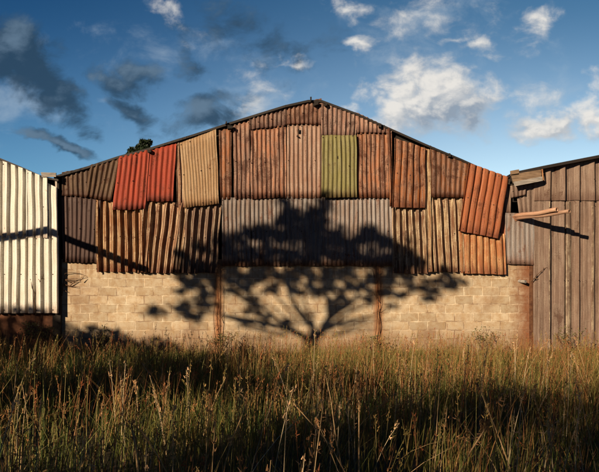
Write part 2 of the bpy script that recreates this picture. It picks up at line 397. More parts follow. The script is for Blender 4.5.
# ------------------------------------------------------------------ corrugated sheets
def profile(kind, ph):
    if kind == 'c': return .5 - .5 * math.cos(2 * math.pi * ph)
    if kind == 'saw': return ph
    return 0
PH = {'c': [0, .125, .25, .375, .5, .625, .75, .875],
      'd': [(.0, 0), (.10, .75), (.17, 1), (.27, .93), (.38, 1), (.44, .85), (.48, 0), (.74, -.08)],
      'w': [(.0, 0), (.08, .7), (.18, .95), (.35, 1), (.55, 1), (.72, .9), (.80, .75), (.85, 0)],
      'l': [(.0, 0), (.06, .9), (.11, 1), (.34, .95), (.58, 1), (.63, .9), (.66, 0)],
      'saw': [(.0, 0), (.06, .12), (.3, .2), (.34, .34), (.62, .5), (.66, .66), (.86, .92), (.95, 1.), (.99, .8)]}
def sheet(parent, quad, pitch_px, amp, kind, mat, y0, label=None, nv=10, warp=.011, name='metal_sheet', phase=0.0, plane=0.0, rag=.022, taper=False):
    """quad = TL,TR,BR,BL in photo pixels at the facade plane"""
    TL, TR, BR, BL = [P(*q, plane) for q in quad]
    w = (((TR - TL).length + (BR - BL).length) / 2); h = max((BL - TL).length, (BR - TR).length)
    pm = pitch_px / F * D0
    npch = max(1, w / pm)
    us = []
    k = -1
    seq = [(p, profile('c', p)) for p in PH['c']] if kind == 'c' else PH[kind]
    while k < npch + 1:
        for (p, hgt) in seq:
            u = (k + p + phase) / npch
            if 0 <= u <= 1: us.append((u, hgt))
        k += 1
    if us[0][0] > .001: us.insert(0, (0, us[0][1]))
    if us[-1][0] < .999: us.append((1, us[-1][1]))
    if kind != 'c':      # slightly unequal ribs, as hand-worked old iron is
        pass
    sd = random.uniform(0, 100)
    ribh = {}
    V = []; UV = []; Fc = []
    nu = len(us)
    for j in range(nv + 1):
        v = j / nv
        for i, (u, hg) in enumerate(us):
            top = TL.lerp(TR, u); bot = BL.lerp(BR, u)
            p = top.lerp(bot, v)
            ri = int(u * npch - phase + 50)
            if ri not in ribh: ribh[ri] = random.uniform(.72, 1.15)
            a = amp * hg * ribh[ri]
            if taper: a *= .55 + .45 * min(1, v / .13)
            n1 = mnoise.noise(Vector((u * w * 1.4 + sd, v * h * 1.3, 3.1)))
            n2 = mnoise.noise(Vector((u * w * 5 + sd, v * h * 2.1, 9.7)))
            n3 = mnoise.noise(Vector((u * w * 2 + sd, v * h * 1.5, 19.7)))
            y = y0 + plane - a + warp * n1 * 1.5 + warp * n2 * .5
            x = p.x + warp * n3 * 1.7
            z = p.z
            if j == nv: z += rag * mnoise.noise(Vector((u * w * 4 + sd, 55.1, 0)))
            if j == 0: z += rag * .6 * mnoise.noise(Vector((u * w * 4 + sd, 95.1, 0)))
            # curled lower edge
            if j == nv: y -= abs(n1) * .012
            V.append((x, y, z)); UV.append((u * w, (1 - v) * h))
    for j in range(nv):
        for i in range(nu - 1):
            a = j * nu + i
            Fc.append((a, a + nu, a + nu + 1, a + 1))
    nm = len(Fc); fm = [0] * nm
    # roofing nails with washers on some crests
    crest = [i for i, (u, hg) in enumerate(us) if hg > .98]
    for v in (.04, .5, .96):
        for i in crest[::3 if kind == 'c' else 4]:
            if random.random() < .3: continue
            u = us[i][0]; j = min(nv, max(0, round(v * nv)))
            p = Vector(V[j * nu + i]); zz = TL.lerp(TR, u).lerp(BL.lerp(BR, u), v).z
            r = random.uniform(.009, .014); b0 = len(V)
            for q in range(6):
                an = q * math.pi / 3; V.append((p.x + r * math.cos(an), p.y - .002, zz + r * math.sin(an))); UV.append((0, 0))
            V.append((p.x, p.y - .010, zz)); UV.append((0, 0))
            for q in range(6): Fc.append((b0 + q, b0 + (q + 1) % 6, b0 + 6)); fm.append(1)
    # outward face must look to -Y
    Fc = [tuple(f) for f in Fc]
    o = mesh_obj(name, V, Fc, None, parent, UV, smooth=(kind == 'c'), mats=[mat, M['iron']], fmat=fm)
    md = o.modifiers.new('thickness', 'SOLIDIFY'); md.thickness = .003; md.offset = 1
    if label: o['label'] = label
    return o

def shed_shell(root, eave, x_right_px, x_left_px, depth, plane, y_front=-.15, roof_t=.05, side_l=True, side_r=True, zbot=0.0):
    """roof following the eave polyline, side walls and back wall (real enclosed shed)"""
    E = [P(px, py, plane) for px, py in eave]
    V = []; Fc = []; UV = []
    n = len(E); s = 0
    for i, p in enumerate(E):
        if i: s += (E[i] - E[i - 1]).length
        j = random.uniform(-.02, .02)
        for y, up in ((plane + y_front + j, 0), (plane + depth, 0), (plane + y_front + j, -roof_t), (plane + depth, -roof_t)):
            V.append((p.x, y, p.z + up)); UV.append((y, s))
    for i in range(n - 1):
        a = i * 4; b = a + 4
        Fc += [(a, b, b + 1, a + 1), (a + 2, a + 3, b + 3, b + 2), (a, a + 2, b + 2, b), (a + 1, b + 1, b + 3, a + 3)]
    Fc += [(0, 1, 3, 2), ((n - 1) * 4, (n - 1) * 4 + 2, (n - 1) * 4 + 3, (n - 1) * 4 + 1)]
    mesh_obj('roof', V, Fc, M['roof'], root, UV)
    # rafter behind the sheets, just under the roof
    V = []; Fc = []
    for i, p in enumerate(E):
        for y, up in ((plane + .02, -roof_t - .004), (plane + .09, -roof_t - .004), (plane + .02, -roof_t - .17), (plane + .09, -roof_t - .17)):
            V.append((p.x, y, p.z + up))
    for i in range(n - 1):
        a = i * 4; b = a + 4
        Fc += [(a, b, b + 1, a + 1), (a + 2, a + 3, b + 3, b + 2), (a, a + 2, b + 2, b), (a + 1, b + 1, b + 3, a + 3)]
    Fc += [(0, 1, 3, 2), ((n - 1) * 4, (n - 1) * 4 + 2, (n - 1) * 4 + 3, (n - 1) * 4 + 1)]
    mesh_obj('rafter', V, Fc, M['wooddark'], root)
    xl = E[0].x + .03; xr = E[-1].x - .03
    if side_l: box('side_wall', xl, xl + .1, plane + .22, plane + depth - .2, zbot, E[0].z - roof_t - .02, M['inner'], root)
    if side_r: box('side_wall', xr - .1, xr, plane + .22, plane + depth - .2, zbot, E[-1].z - roof_t - .02, M['inner'], root)
    # gabled back wall
    V = []; Fc = []
    yb = plane + depth - .15
    for p in E:
        x = min(max(p.x, xl), xr)
        for y in (yb, yb + .1):
            V += [(x, y, zbot), (x, y, p.z - roof_t - .01)]
    for i in range(n - 1):
        a = i * 4; b = a + 4
        Fc += [(a, b, b + 1, a + 1), (a + 2, a + 3, b + 3, b + 2), (a + 1, b + 1, b + 3, a + 3), (a, a + 2, b + 2, b)]
    Fc += [(0, 1, 3, 2), ((n - 1) * 4, (n - 1) * 4 + 2, (n - 1) * 4 + 3, (n - 1) * 4 + 1)]
    mesh_obj('back_wall', V, Fc, M['inner'], root)

# ------------------------------------------------------------------ ground
def ground():
    V = []; Fc = []
    xs = sorted(set([-900, -300, -100, -50] + list(np.linspace(-25, 25, 51)) + [50, 100, 300, 900]))
    ys = sorted(set([-300, -100, -40] + list(np.linspace(-22, 0, 23)) + [4, 20, 60, 150, 400, 1500]))
    for y in ys:
        for x in xs:
            z = 0.03 * mnoise.noise(Vector((x * .35, y * .35, 0))) if (-25 <= x <= 25 and -22 <= y <= -1) else 0
            V.append((x, y, z))
    nx = len(xs)
    for j in range(len(ys) - 1):
        for i in range(nx - 1):
            a = j * nx + i; Fc.append((a, a + 1, a + nx + 1, a + nx))
    o = mesh_obj('ground', V, Fc, M['earth']); o['kind'] = 'structure'
ground()

# ------------------------------------------------------------------ main shed
main = thing('corrugated_shed', 'central gabled shed of patchwork rusty corrugated sheets above a cement block wall', 'shed', (0, 0, 0))
eave = [(56, 177), (90, 167), (120, 157), (150, 149), (195, 135.2), (240, 120.5), (285, 107), (308, 101.6), (322, 101.6), (355, 114), (391, 130), (425, 145.5), (460, 160), (507, 181)]
shed_shell(main, eave, 507, 58, 9.0, 0.0)
xl = P(57, 0).x; xr = P(533, 0).x
box('block_wall', xl, xr, 0.0, .2, -.05, P(0, 259).z, M['block'], main)
# horizontal rails behind the sheets
for py in (200, 168, 235):
    a = P(max(60, 60 if py > 185 else 250 - (200 - 102) * 1.0), py); 
    x0 = {200: P(60, 0).x, 168: P(100, 0).x, 235: P(60, 0).x}[py]; x1 = {200: P(531, 0).x, 168: P(470, 0).x, 235: P(531, 0).x}[py]
    box('timber_rail', x0, x1, .03, .10, a.z - .04, a.z + .04, M['wooddark'], main)
# rusty steel stanchions let into the block wall
for k, (px, lab) in enumerate(((218.5, 'rusty steel stanchion streaked orange, left of the tree shadow fork'), (378.5, 'rusty steel stanchion streaked orange, right of the tree shadow fork'))):
    x = P(px, 0).x
    V = []; Fc = []
    nseg = 30; hw = .042
    zt = P(0, 264).z
    for i in range(nseg + 1):
        z = -.05 + (zt + .05) * i / nseg
        w1 = hw + .012 * mnoise.noise(Vector((k * 9, i * .5, 1))); w2 = hw + .012 * mnoise.noise(Vector((k * 9, i * .5, 7)))
        V += [(x - w1, .01, z), (x - w1, -.018, z), (x + w2, -.018, z), (x + w2, .01, z)]
    for i in range(nseg):
        a = i * 4; Fc += [(a, a + 4, a + 5, a + 1), (a + 1, a + 5, a + 6, a + 2), (a + 2, a + 6, a + 7, a + 3)]
    Fc += [(0, 1, 2, 3), (nseg * 4 + 3, nseg * 4 + 2, nseg * 4 + 1, nseg * 4)]
    o = mesh_obj('steel_post', V, Fc, M['rustpost'], main); o['label'] = lab
x = P(530.5, 0).x
o = box('steel_post', x - .03, x + .04, -.012, .01, -.05, P(0, 263).z, M['rustdark'], main); o['label'] = 'dark red-brown rusted post at the right end of the block wall'

c = .040   # corrugation depth
SH = [
 # quad, pitch, amp, kind, mat, y0, label
 (((63,173),(92,167),(93,198),(63,196)), 5.0, .036, 'c', 'dark', -.07, 'dark brown sheet in the left corner under the roof edge'),
 (((92,166),(121.5,158),(112.5,201.5),(86,198)), 5.0, .038, 'c', 'dark', -.10, 'dark brown sheet leaning beside the red ones'),
 (((62,194),(102,197),(98,263),(63,262)), 4.6, c*.9, 'c', 'maroon', -.04, 'dull maroon sheet in the bottom left corner'),
 (((97,199),(150,205),(150,272),(98,272)), 7.4, .098, 'd', 'deep', -.01, None),
 (((145,200.5),(190,203.5),(180,273),(139,273)), 7.0, .10, 'd', 'deep', -.018, None),
 (((178,204.5),(222,202.5),(217,273),(172,273)), 6.8, .098, 'd', 'deep', -.01, None),
 (((120,158),(151.5,150.5),(146.5,210),(113.5,210.5)), 5.2, .034, 'c', 'red', -.12, 'red painted sheet, the left and longer one'),
 (((149,151.5),(177.5,144.5),(173.5,202),(146,202)), 5.2, .034, 'c', 'red', -.10, 'red painted sheet, the right and shorter one'),
 (((175.5,144),(184,142),(186,207),(178,208)), 4.0, .03, 'd', 'deep', -.06, None),
 (((181,144),(217,131),(220,204.5),(185.5,208.5)), 2.95, .014, 'c', 'tan', -.13, 'tan sheet with fine narrow corrugations'),
 (((219.5,130),(232,127),(231.5,199.5),(220.5,199.5)), 4.4, .028, 'c', 'rustbrown', -.05, None),
 (((233.5,126),(250,120),(250.5,199),(234.5,199)), 4.4, c, 'c', 'rustbrown', -.05, None),
 (((249.5,120),(286.5,107.5),(286.5,126.5),(250,131)), 4.5, c, 'c', 'rustbrown', -.09, None),
 (((251,129),(286,126),(286.5,198.5),(251,199)), 4.35, c, 'c', 'rustbrown', -.06, None),
 (((286,107),(322,99.5),(321.5,125.5),(286.5,125.5)), 4.5, c, 'c', 'rustbrown', -.08, None),
 (((287,124),(321.5,124),(321.5,198.5),(287,198.5)), 4.35, c*.9, 'c', 'rustpink', -.05, None),
 (((321.5,102),(357,115),(355.5,138),(321.5,138)), 4.5, c, 'c', 'rustbrown', -.09, None),
 (((321.5,136.5),(355.5,136.5),(357,198),(321.5,198.5)), 4.3, c, 'c', 'green', -.12, 'olive green painted sheet near the middle of the gable'),
 (((355,113),(391,130),(391,134),(355,134)), 4.5, c, 'c', 'rustbrown', -.09, None),
 (((356.5,132.5),(391,132.5),(391.5,198.5),(357.5,198.5)), 4.4, c, 'c', 'rustbrown', -.06, None),
 (((386.5,128),(391.5,130.5),(391.5,207.5),(389,207.5)), 4.4, c, 'c', 'rustbrown', -.10, None),
 (((393.5,139.5),(424,149.5),(423.5,209),(391.5,208)), 6.5, .06, 'w', 'rustbrown', -.12, None),
 (((423,148),(429,151),(431,272),(425.5,272)), 6.5, .045, 'd', 'deepy', -.10, None),
 (((429,146.5),(467,164),(463,198),(430,198)), 5.2, .026, 'c', 'rustbrown', -.11, None),
 (((221.5,198),(250.5,197),(251,266),(222,266)), 4.35, c*.9, 'c', 'grey', -.03, None),
 (((251,197),(286.5,197),(286.5,266),(251.5,266)), 4.35, c*.9, 'c', 'grey', -.02, None),
 (((286.5,197),(322.5,197),(322.5,266),(286.5,266)), 4.35, c*.9, 'c', 'grey', -.035, None),
 (((322.5,197),(357,197),(357,266),(322.5,266)), 4.35, c*.9, 'c', 'grey', -.025, None),
 (((357,197),(391.5,197),(392.5,266),(357,266)), 4.35, c*.9, 'c', 'grey', -.03, None),
 (((391.5,205),(425,206),(428,274),(392,273)), 6.6, .098, 'd', 'deepy', -.01, None),
 (((424.5,196),(461,196),(464,272),(428.5,272)), 7.0, .098, 'd', 'deepy', -.015, None),
 (((467,164),(506.5,178.5),(496.5,239),(457,231.5)), 6.6, .06, 'w', 'orange', -.14, 'orange rust sheet leaning to the left at the right end of the gable'),
 (((457.5,229),(504,234),(505,274.5),(460,273.5)), 6.6, .075, 'w', 'orangey', -.04, None),
 (((461,163),(468,166),(464,232),(459,232)), 6.6, .03, 'd', 'orange', -.05, None),
 (((500,176),(508,180),(508,262),(500,262)), 5, .02, 'c', 'orange', -.02, None),
 (((504.5,213),(533.5,214),(533.5,265),(504.5,264)), 4.6, .013, 'c', 'grey', -.05, 'grey galvanised sheet with a bluish hem, under the pipes'),
]
for q, p, a, k, m, y0, lab in SH:
    sheet(main, q, p, a, k, M[m], y0, lab, phase=random.random(), taper=(k in 'dw' and y0 > -.055), nv=(22 if k in 'dw' else 10))
# torn-off hole above the row of grey sheets is simply left open
# bits of timber and iron poking from the roof edge
for px, py, w, h in ((311, 101, .05, .12), (316, 106, .16, .09), (325, 107, .10, .08), (231, 129, .17, .10), (227, 124.5, .03, .10), (379, 127.5, .09, .10), (448, 156.5, .08, .12), (151, 153, .10, .10), (299, 132, .05, .10), (298, 137.5, .07, .05), (337.5, 159, .03, .09)):
    w *= .65; h *= .7; p = P(px, py); yy = -.17 if py < 130 or px in (448, 151) else -.105
    v, f = box_vf(p.x - w / 2, p.x + w / 2, yy - .035, yy + .06, p.z - h / 2, p.z + h / 2)
    v = [(a + random.uniform(-.015, .015), b, cc + random.uniform(-.02, .02)) for a, b, cc in v]
    mesh_obj('timber_end' if w > .06 else 'iron_bracket', v, f, M['wooddark'], main)
# pipe stub in the block wall, right
V, Fc = tube_vf([P(519, 281) + Vector((0, .02, 0)), P(522.5, 281) + Vector((0.02, -.16, -.02))], [.035, .035], 12)
o = mesh_obj('pipe_stub', V, Fc, M['woodgrey'], main); o['label'] = 'short grey pipe stub sticking out of the block wall'

# ------------------------------------------------------------------ left shed
lp = -.13
left = thing('corrugated_shed', 'cream ribbed metal shed standing left of the patchwork gable', 'shed', (P(-60, 0).x, lp, 0))
eaveL = [(-330, 170), (-150, 104), (0, 158), (22, 167), (44, 177), (60, 180)]
shed_shell(left, eaveL, 60, -330, 8.0, lp, y_front=-.10, roof_t=.04)
for i, (x0, x1) in enumerate(((-330, -270), (-270, -210), (-210, -150), (-150, -90), (-90, -28))):
    zt = lambda x: np.interp(x, [e[0] for e in eaveL], [e[1] for e in eaveL])
    sheet(left, ((x0, zt(x0) + 1), (x1, zt(x1) + 1), (x1, 313), (x0, 313)), 7.9, .05, 'l', M['cream'], -.03, plane=lp)
sheet(left, ((-28, 150), (29.5, 171), (29.5, 238), (-28, 238)), 7.9, .085, 'l', M['cream'], -.05, 'upper cream sheet under the falling roof edge', plane=lp, phase=.25)
sheet(left, ((29.5, 171), (49.5, 179), (50, 238), (29.5, 238)), 7.9, .085, 'l', M['cream'], -.05, None, plane=lp, phase=.0)
sheet(left, ((49.5, 183.5), (58.5, 188.5), (59, 238), (50, 238)), 7.9, .045, 'l', M['cream'], -.045, None, plane=lp, phase=.5)
sheet(left, ((-28, 236), (59.5, 236), (59.5, 313), (-28, 313)), 7.9, .085, 'l', M['cream'], -.025, 'lower cream sheet with the bent limb shadow above it', plane=lp, phase=.25)
# corner post and return
box('corner_post', P(52, 0, lp).x, P(60, 0, lp).x, lp + .03, -.005, 0, P(0, 181, lp).z, M['wooddark'], left)
# board at the valley and torn strips below
def board(root, q, y, t, mat, label=None, name='wooden_board', plane=0.0):
    pts = [P(*c_, plane) for c_ in q]
    V = [(p.x, y, p.z) for p in pts] + [(p.x, y + t, p.z) for p in pts]
    Fc = [(0, 3, 2, 1), (4, 5, 6, 7), (0, 1, 5, 4), (1, 2, 6, 5), (2, 3, 7, 6), (3, 0, 4, 7)]
    o = mesh_obj(name, V, Fc, mat, root)
    if label: o['label'] = label
    return o
board(left, ((43.5, 173.5), (58.5, 174), (58.5, 178), (44.5, 178)), lp - .17, .04, M['woodgrey'], 'short pale board nailed over the valley', plane=lp)
board(left, ((56, 178.5), (58, 178.5), (58, 188), (56.3, 188)), lp - .07, .02, M['cream'], 'narrow hanging strip of torn cream sheet', name='metal_strip', plane=lp)
# low masonry below the cream sheets, reddish
xa = P(-330, 0, lp).x; xb = P(57, 0, lp).x
v, f = box_vf(xa, xb, lp + .035, lp + .115, -.05, P(0, 311.5, lp).z)
mesh_obj('masonry_wall', v, f, M['plinth'], left)

# ------------------------------------------------------------------ right shed
rp = -.02
right = thing('corrugated_shed', 'brown folded metal shed standing right of the patchwork gable', 'shed', (P(590, 0).x, rp, 0))
eaveR = [(511, 173.5), (540, 167.5), (599, 156), (760, 122), (950, 180)]
shed_shell(right, eaveR, 950, 511, 8.0, rp, y_front=-.22, roof_t=.065, side_l=True)
zt = lambda x: float(np.interp(x, [e[0] for e in eaveR], [e[1] for e in eaveR]))
XR = [533.2, 549.5, 563.8, 578.3, 593.2, 607.5, 622, 636.5, 651, 680, 710, 740, 760, 800, 840, 880, 920, 945]
for i in range(len(XR) - 1):
    x0, x1 = XR[i], XR[i + 1] + .8
    wpx = XR[i + 1] - XR[i]
    pitch = wpx if wpx < 20 else wpx / 2
    pale = i in (2,)
    sheet(right, ((x0, zt(x0) + 1.8), (x1, zt(x1) + 1.8), (x1, 201), (x0, 201)), pitch, .085, 'saw', M['ibr'], -.045, plane=rp, warp=.005)
    sheet(right, ((x0, 199), (x1, 199), (x1, 362), (x0, 362)), pitch, .085, 'saw', M['ibr'], -.02, plane=rp, warp=.006, nv=16)
for x0, x1, pm in ((564.6, 569.8, 'ibrpale'), (590.2, 592.8, 'ibrpale'), (547.5, 549, 'ibrpale')):
    sheet(right, ((x0, 202), (x1, 202), (x1, 360), (x0, 360)), x1 - x0, .03, 'w', M[pm], -.065, 'pale worn lap of the brown folded sheeting', plane=rp, name='lap_strip', nv=16)
# torn panel between the two sheds
pl = right
sheet(pl, ((504, 181), (510.5, 186), (510.5, 214), (504, 214)), 5, .012, 'c', M['ibr'], -.03, 'narrow sheet left of the torn hole')
sheet(pl, ((509, 186.5), (525, 183), (524, 195.5), (510, 198.5)), 4.2, .018, 'c', M['ibr'], -.09, 'small crumpled piece of sheet under the boards')
sheet(pl, ((515.5, 182), (534, 180), (534, 216), (519, 216)), 4.6, .014, 'c', M['ibr'], -.035, None)
board(pl, ((507.5, 176.5), (537, 171.5), (537.5, 179), (509.5, 184.5)), -.262, .015, M['wood'], 'broad brown board nailed across the gap')
board(pl, ((509.5, 183.8), (538, 178.3), (538.5, 182.6), (511, 188)), -.275, .01, M['woodgrey'], 'grey splintered board below the brown one')
board(pl, ((507, 172.8), (515.5, 171.2), (515.5, 176.4), (507.3, 177.4)), -.262, .03, M['wood'], 'stub of squared timber at the roof corner')
V, Fc = tube_vf([P(538.5, 171) + Vector((0, -.24, 0)), P(539.5, 182) + Vector((0, -.25, 0))], [.018, .012], 6)
mesh_obj('metal_strip', V, Fc, M['rustpost'], pl)
# rusty flap under the pipe roots
Vf = []
board(pl, ((511, 216.5), (520, 217.5), (519, 220), (514.5, 221.5)), -.07, .004, M['pipe'], 'torn flap of orange rusted iron below the pipes', name='metal_strip')

# two pipes jutting from the torn hole (toward the viewer and right)
def pipe(tip_px, y_tip, base_px, y_base, r, label):
    a = P(*base_px, y_base); b = P(*tip_px, y_tip)
    n = 16
    t = (b - a).normalized()
    up = Vector((0, 0, 1)); s = t.cross(up).normalized(); u2 = s.cross(t)
    V = []; Fc = []; UV = []
    L = (b - a).length
    for j in range(9):
        p = a.lerp(b, j / 8) + Vector((0, 0, .012 * math.sin(j)))
        for k in range(n):
            an = 2 * math.pi * k / n; rr = r * (1 + .05 * mnoise.noise(Vector((j * .7, k * .5, r * 99))))
            V.append(p + s * math.cos(an) * rr + u2 * math.sin(an) * rr); UV.append((k * .03, L * j / 8))
    for k in range(n):   # inner bore
        an = 2 * math.pi * k / n; V.append(b + s * math.cos(an) * r * .78 + u2 * math.sin(an) * r * .78); UV.append((0, L))
    for k in range(n):
        an = 2 * math.pi * k / n; V.append(b - t * .3 + s * math.cos(an) * r * .78 + u2 * math.sin(an) * r * .78); UV.append((0, L))
    for j in range(10):
        for k in range(n):
            k2 = (k + 1) % n; Fc.append((j * n + k, j * n + k2, (j + 1) * n + k2, (j + 1) * n + k))
    Fc.append(tuple(10 * n + k for k in range(n)))
    Fc.append(tuple(reversed(range(n))))
    o = mesh_obj('rusty_pipe', V, Fc, M['pipe'], None, UV, smooth=True)
    for v in o.data.vertices: v.co -= a
    o.location = a
    tag(o, label, 'pipe', 'rusty pipes jutting from the torn hole')
pipe((557, 209.8), -1.0, (512.5, 216.6), .02, .047, 'shorter upper orange rusty pipe jutting from the torn hole')
pipe((569.5, 211.6), -1.15, (513, 219.2), .02, .042, 'longer lower orange rusty pipe jutting from the torn hole')

# ------------------------------------------------------------------ vegetation helpers
def leaves_mesh(name, centers, size, mat, parent=None, squash=1.0):
    C = np.asarray(centers, dtype=np.float64); n = len(C)
    a = rng.normal(size=(n, 3)); a /= np.linalg.norm(a, axis=1)[:, None]
    r = rng.normal(size=(n, 3)); b = np.cross(a, r); b /= np.linalg.norm(b, axis=1)[:, None]
    s = (size * rng.uniform(.55, 1.25, n))[:, None]
    V = np.stack([C - a * s, C - b * s * .45, C + a * s, C + b * s * .45], 1).reshape(-1, 3)
    Fq = np.arange(4 * n).reshape(-1, 4)
    return np_mesh(name, V, Fq, mat, parent=parent)

def unshadow(px, py, d):
    """point in the air, d metres in front of the facade, whose shadow falls on facade pixel (px,py)"""
    p = P(px, py)
    return Vector((p.x - SUN.x * d, -d, p.z - SUN.z * d))

# --- spreading tree whose shadow lies on the facade
TD = 12.0
tb = unshadow(314, 356, TD)
acacia = thing('spreading_tree', 'spreading flat crowned tree left of the viewer, its shadow on the shed', 'tree', (tb.x, tb.y, 0))
V, Fc = [], []
fork = unshadow(311, 343, TD)
tube_vf([(tb.x + .1, tb.y, -.1), (tb.x + .05, tb.y, 1.2), (tb.x - .08, tb.y, 2.9), (tb.x, tb.y, 4.4), fork], [.30, .24, .20, .17, .15], 10, V, Fc, .06)
mesh_obj('trunk', V, Fc, M['bark'], acacia, smooth=True)
def limb(pxs, rads, dd=0.0):
    V, Fc = [], []
    pts = [unshadow(x, y, TD + dd * i / max(1, len(pxs) - 1)) for i, (x, y) in enumerate(pxs)]
    tube_vf(pts, [r * .85 for r in rads], 7, V, Fc, .08); mesh_obj('limb', V, Fc, M['bark'], acacia, smooth=True)
limb([(311, 343), (302, 335), (285, 328), (262, 322), (240, 318), (215, 313), (190, 309), (170, 308)], [.10, .085, .07, .06, .05, .04, .03, .02], -.6)
limb([(290, 330), (275, 318), (262, 306), (245, 290), (228, 275)], [.05, .045, .04, .03, .02], .5)
limb([(262, 322), (245, 324), (232, 319), (222, 318)], [.04, .035, .03, .02], .3)
limb([(311, 343), (313, 325), (300, 312), (290, 296), (284, 270), (285, 235), (286, 208)], [.10, .07, .06, .055, .05, .035, .02], .4)
limb([(311, 343), (322, 332), (330, 318), (342, 308), (356, 298), (385, 296), (420, 290), (450, 285)], [.12, .10, .085, .07, .055, .045, .03, .02], .6)
limb([(330, 318), (328, 300), (322, 280), (322, 250), (326, 215)], [.07, .055, .045, .035, .02], -.3)
limb([(356, 298), (366, 280), (372, 255), (373, 232)], [.045, .04, .03, .02], 0)
limb([(313, 325), (306, 322), (298, 325), (288, 318), (276, 322)], [.035, .03, .025, .02, .015], .3)
random.seed(41)
clump = [  # px, py, rx, ry, leaves
 (287, 204, 5, 8, 110), (290, 216, 9, 6, 160), (284, 224, 8, 7, 150), (300, 221, 12, 6, 240), (315, 213, 9, 6, 160), (325, 204, 6, 7, 130), (330, 199, 4, 3, 40), (321, 222, 9, 6, 150),
 (225, 240, 9, 8, 150), (235, 246, 12, 9, 210), (247, 236, 9, 8, 170), (257, 231, 7, 5, 110), (264, 240, 9, 9, 200), (272, 232, 5, 4, 70), (278, 238, 9, 9, 200), (292, 236, 10, 10, 260), (306, 236, 10, 10, 260),
 (320, 238, 10, 10, 260), (335, 240, 11, 9, 240), (343, 230, 5, 3, 50), (347, 243, 9, 8, 190), (358, 244, 9, 8, 180), (371, 229, 5, 4, 70), (369, 238, 10, 8, 210), (382, 242, 9, 8, 190), (391, 246, 7, 7, 110),
 (230, 260, 13, 8, 220), (250, 256, 12, 9, 260), (270, 257, 12, 9, 270), (290, 256, 12, 9, 290), (310, 256, 12, 9, 290), (330, 257, 12, 9, 290), (350, 257, 12, 9, 280), (370, 258, 12, 9, 270), (388, 260, 10, 8, 190),
 (405, 247, 9, 9, 130), (412, 258, 9, 9, 160), (401, 264, 10, 8, 160), (420, 266, 9, 7, 120), (447, 268, 5, 5, 40),
 (184, 258, 7, 5, 60), (192, 264, 12, 8, 150), (205, 254, 9, 8, 120), (210, 266, 10, 8, 140), (199, 246, 6, 4, 30),
 (180, 276, 7, 4, 55), (193, 280, 9, 6, 90), (206, 276, 8, 5, 80), (184, 291, 7, 4, 55), (200, 295, 9, 5, 70), (212, 288, 8, 5, 70),
 (153.5, 311, 7, 4.6, 85), (160, 313, 5, 3, 24), (186, 312, 11, 6, 120), (196, 317, 9, 4, 60), (176, 309, 7, 4, 45), (205, 306, 9, 4, 50),
 (225, 280, 9, 5, 80), (238, 276, 10, 6, 110), (232, 292, 9, 4, 60), (250, 284, 10, 5, 100), (262, 276, 9, 5, 90), (252, 298, 9, 4, 60),
 (274, 288, 10, 5, 100), (288, 279, 10, 6, 100), (300, 290, 9, 5, 90), (312, 277, 8, 5, 70), (318, 292, 10, 5, 100), (333, 283, 9, 6, 100), (347, 277, 9, 5, 90),
 (346, 293, 10, 5, 90), (361, 286, 9, 6, 100), (373, 277, 9, 6, 90), (378, 292, 10, 5, 90), (390, 282, 9, 5, 80), (398, 296, 9, 4, 60),
 (404, 276, 10, 6, 100), (417, 284, 12, 6, 130), (430, 291, 9, 4, 65), (438, 282, 9, 5, 80), (454, 284, 8, 6, 100), (462, 282, 4, 3, 22), (430, 298, 8, 3, 40), (444, 276, 6, 4, 34),
 (250, 312, 9, 4, 45), (262, 317, 8, 3, 35), (270, 322, 10, 4, 60), (284, 324, 8, 3, 45), (246, 322, 8, 4, 45), (256, 306, 5, 4, 35), (340, 303, 8, 4, 45), (330, 308, 5, 3, 20), (366, 302, 8, 3, 30), (395, 306, 7, 3, 25),
 (300, 268, 14, 5, 120), (340, 268, 14, 5, 120), (260, 267, 14, 5, 110), (376, 268, 12, 5, 100), (228, 269, 9, 5, 70),
]
C = []
for _ in range(30):
    clump.append((random.uniform(226, 398), random.choice((271, 276, 282, 288)) + random.uniform(-2, 2), random.uniform(4, 9), random.uniform(1.5, 3), 34))
for _ in range(16):
    clump.append((random.uniform(176, 225), random.choice((274, 281, 288, 296, 304)) + random.uniform(-2, 2), random.uniform(4, 8), random.uniform(1.5, 3), 26))
for (px, py, rx, ry, n) in clump:
    dc = TD + random.uniform(-.9, .9)
    subs = []
    for _ in range(max(3, int(n / 13))):
        while True:
            a, b, c3 = (random.uniform(-1, 1) for _ in range(3))
            if a * a + b * b + c3 * c3 < 1: break
        subs.append((px + a * rx * 1.1, py + b * ry * 1.1, c3 * .45, random.uniform(.8, 2.3)))
    for _ in range(int(n * 2.6)):
        sx_, sy_, sc, sr = random.choice(subs)
        q = .75 if random.random() < .74 else 2.3
        C.append(unshadow(sx_ + random.gauss(0, sr) * q * 1.25, sy_ + random.gauss(0, sr) * q * .8, dc + sc + random.gauss(0, .1)))
# fine leafless twigs fanning out between the limbs
for k in range(26):
    a0 = math.radians(random.uniform(15, 165)); L = random.uniform(18, 60)
    bx, by = 311 + math.cos(a0) * random.uniform(8, 40), 341 - math.sin(a0) * random.uniform(6, 26)
    e = (bx + math.cos(a0) * L * 1.3, by - math.sin(a0) * L * .6)
    m_ = ((bx + e[0]) / 2 + random.uniform(-5, 5), (by + e[1]) / 2 + random.uniform(-4, 4))
    limb([(bx, by), m_, e], [.03, .022, .010], random.uniform(-.8, .8))
leaves_mesh('crown', C, .062, M['leaf'], acacia)

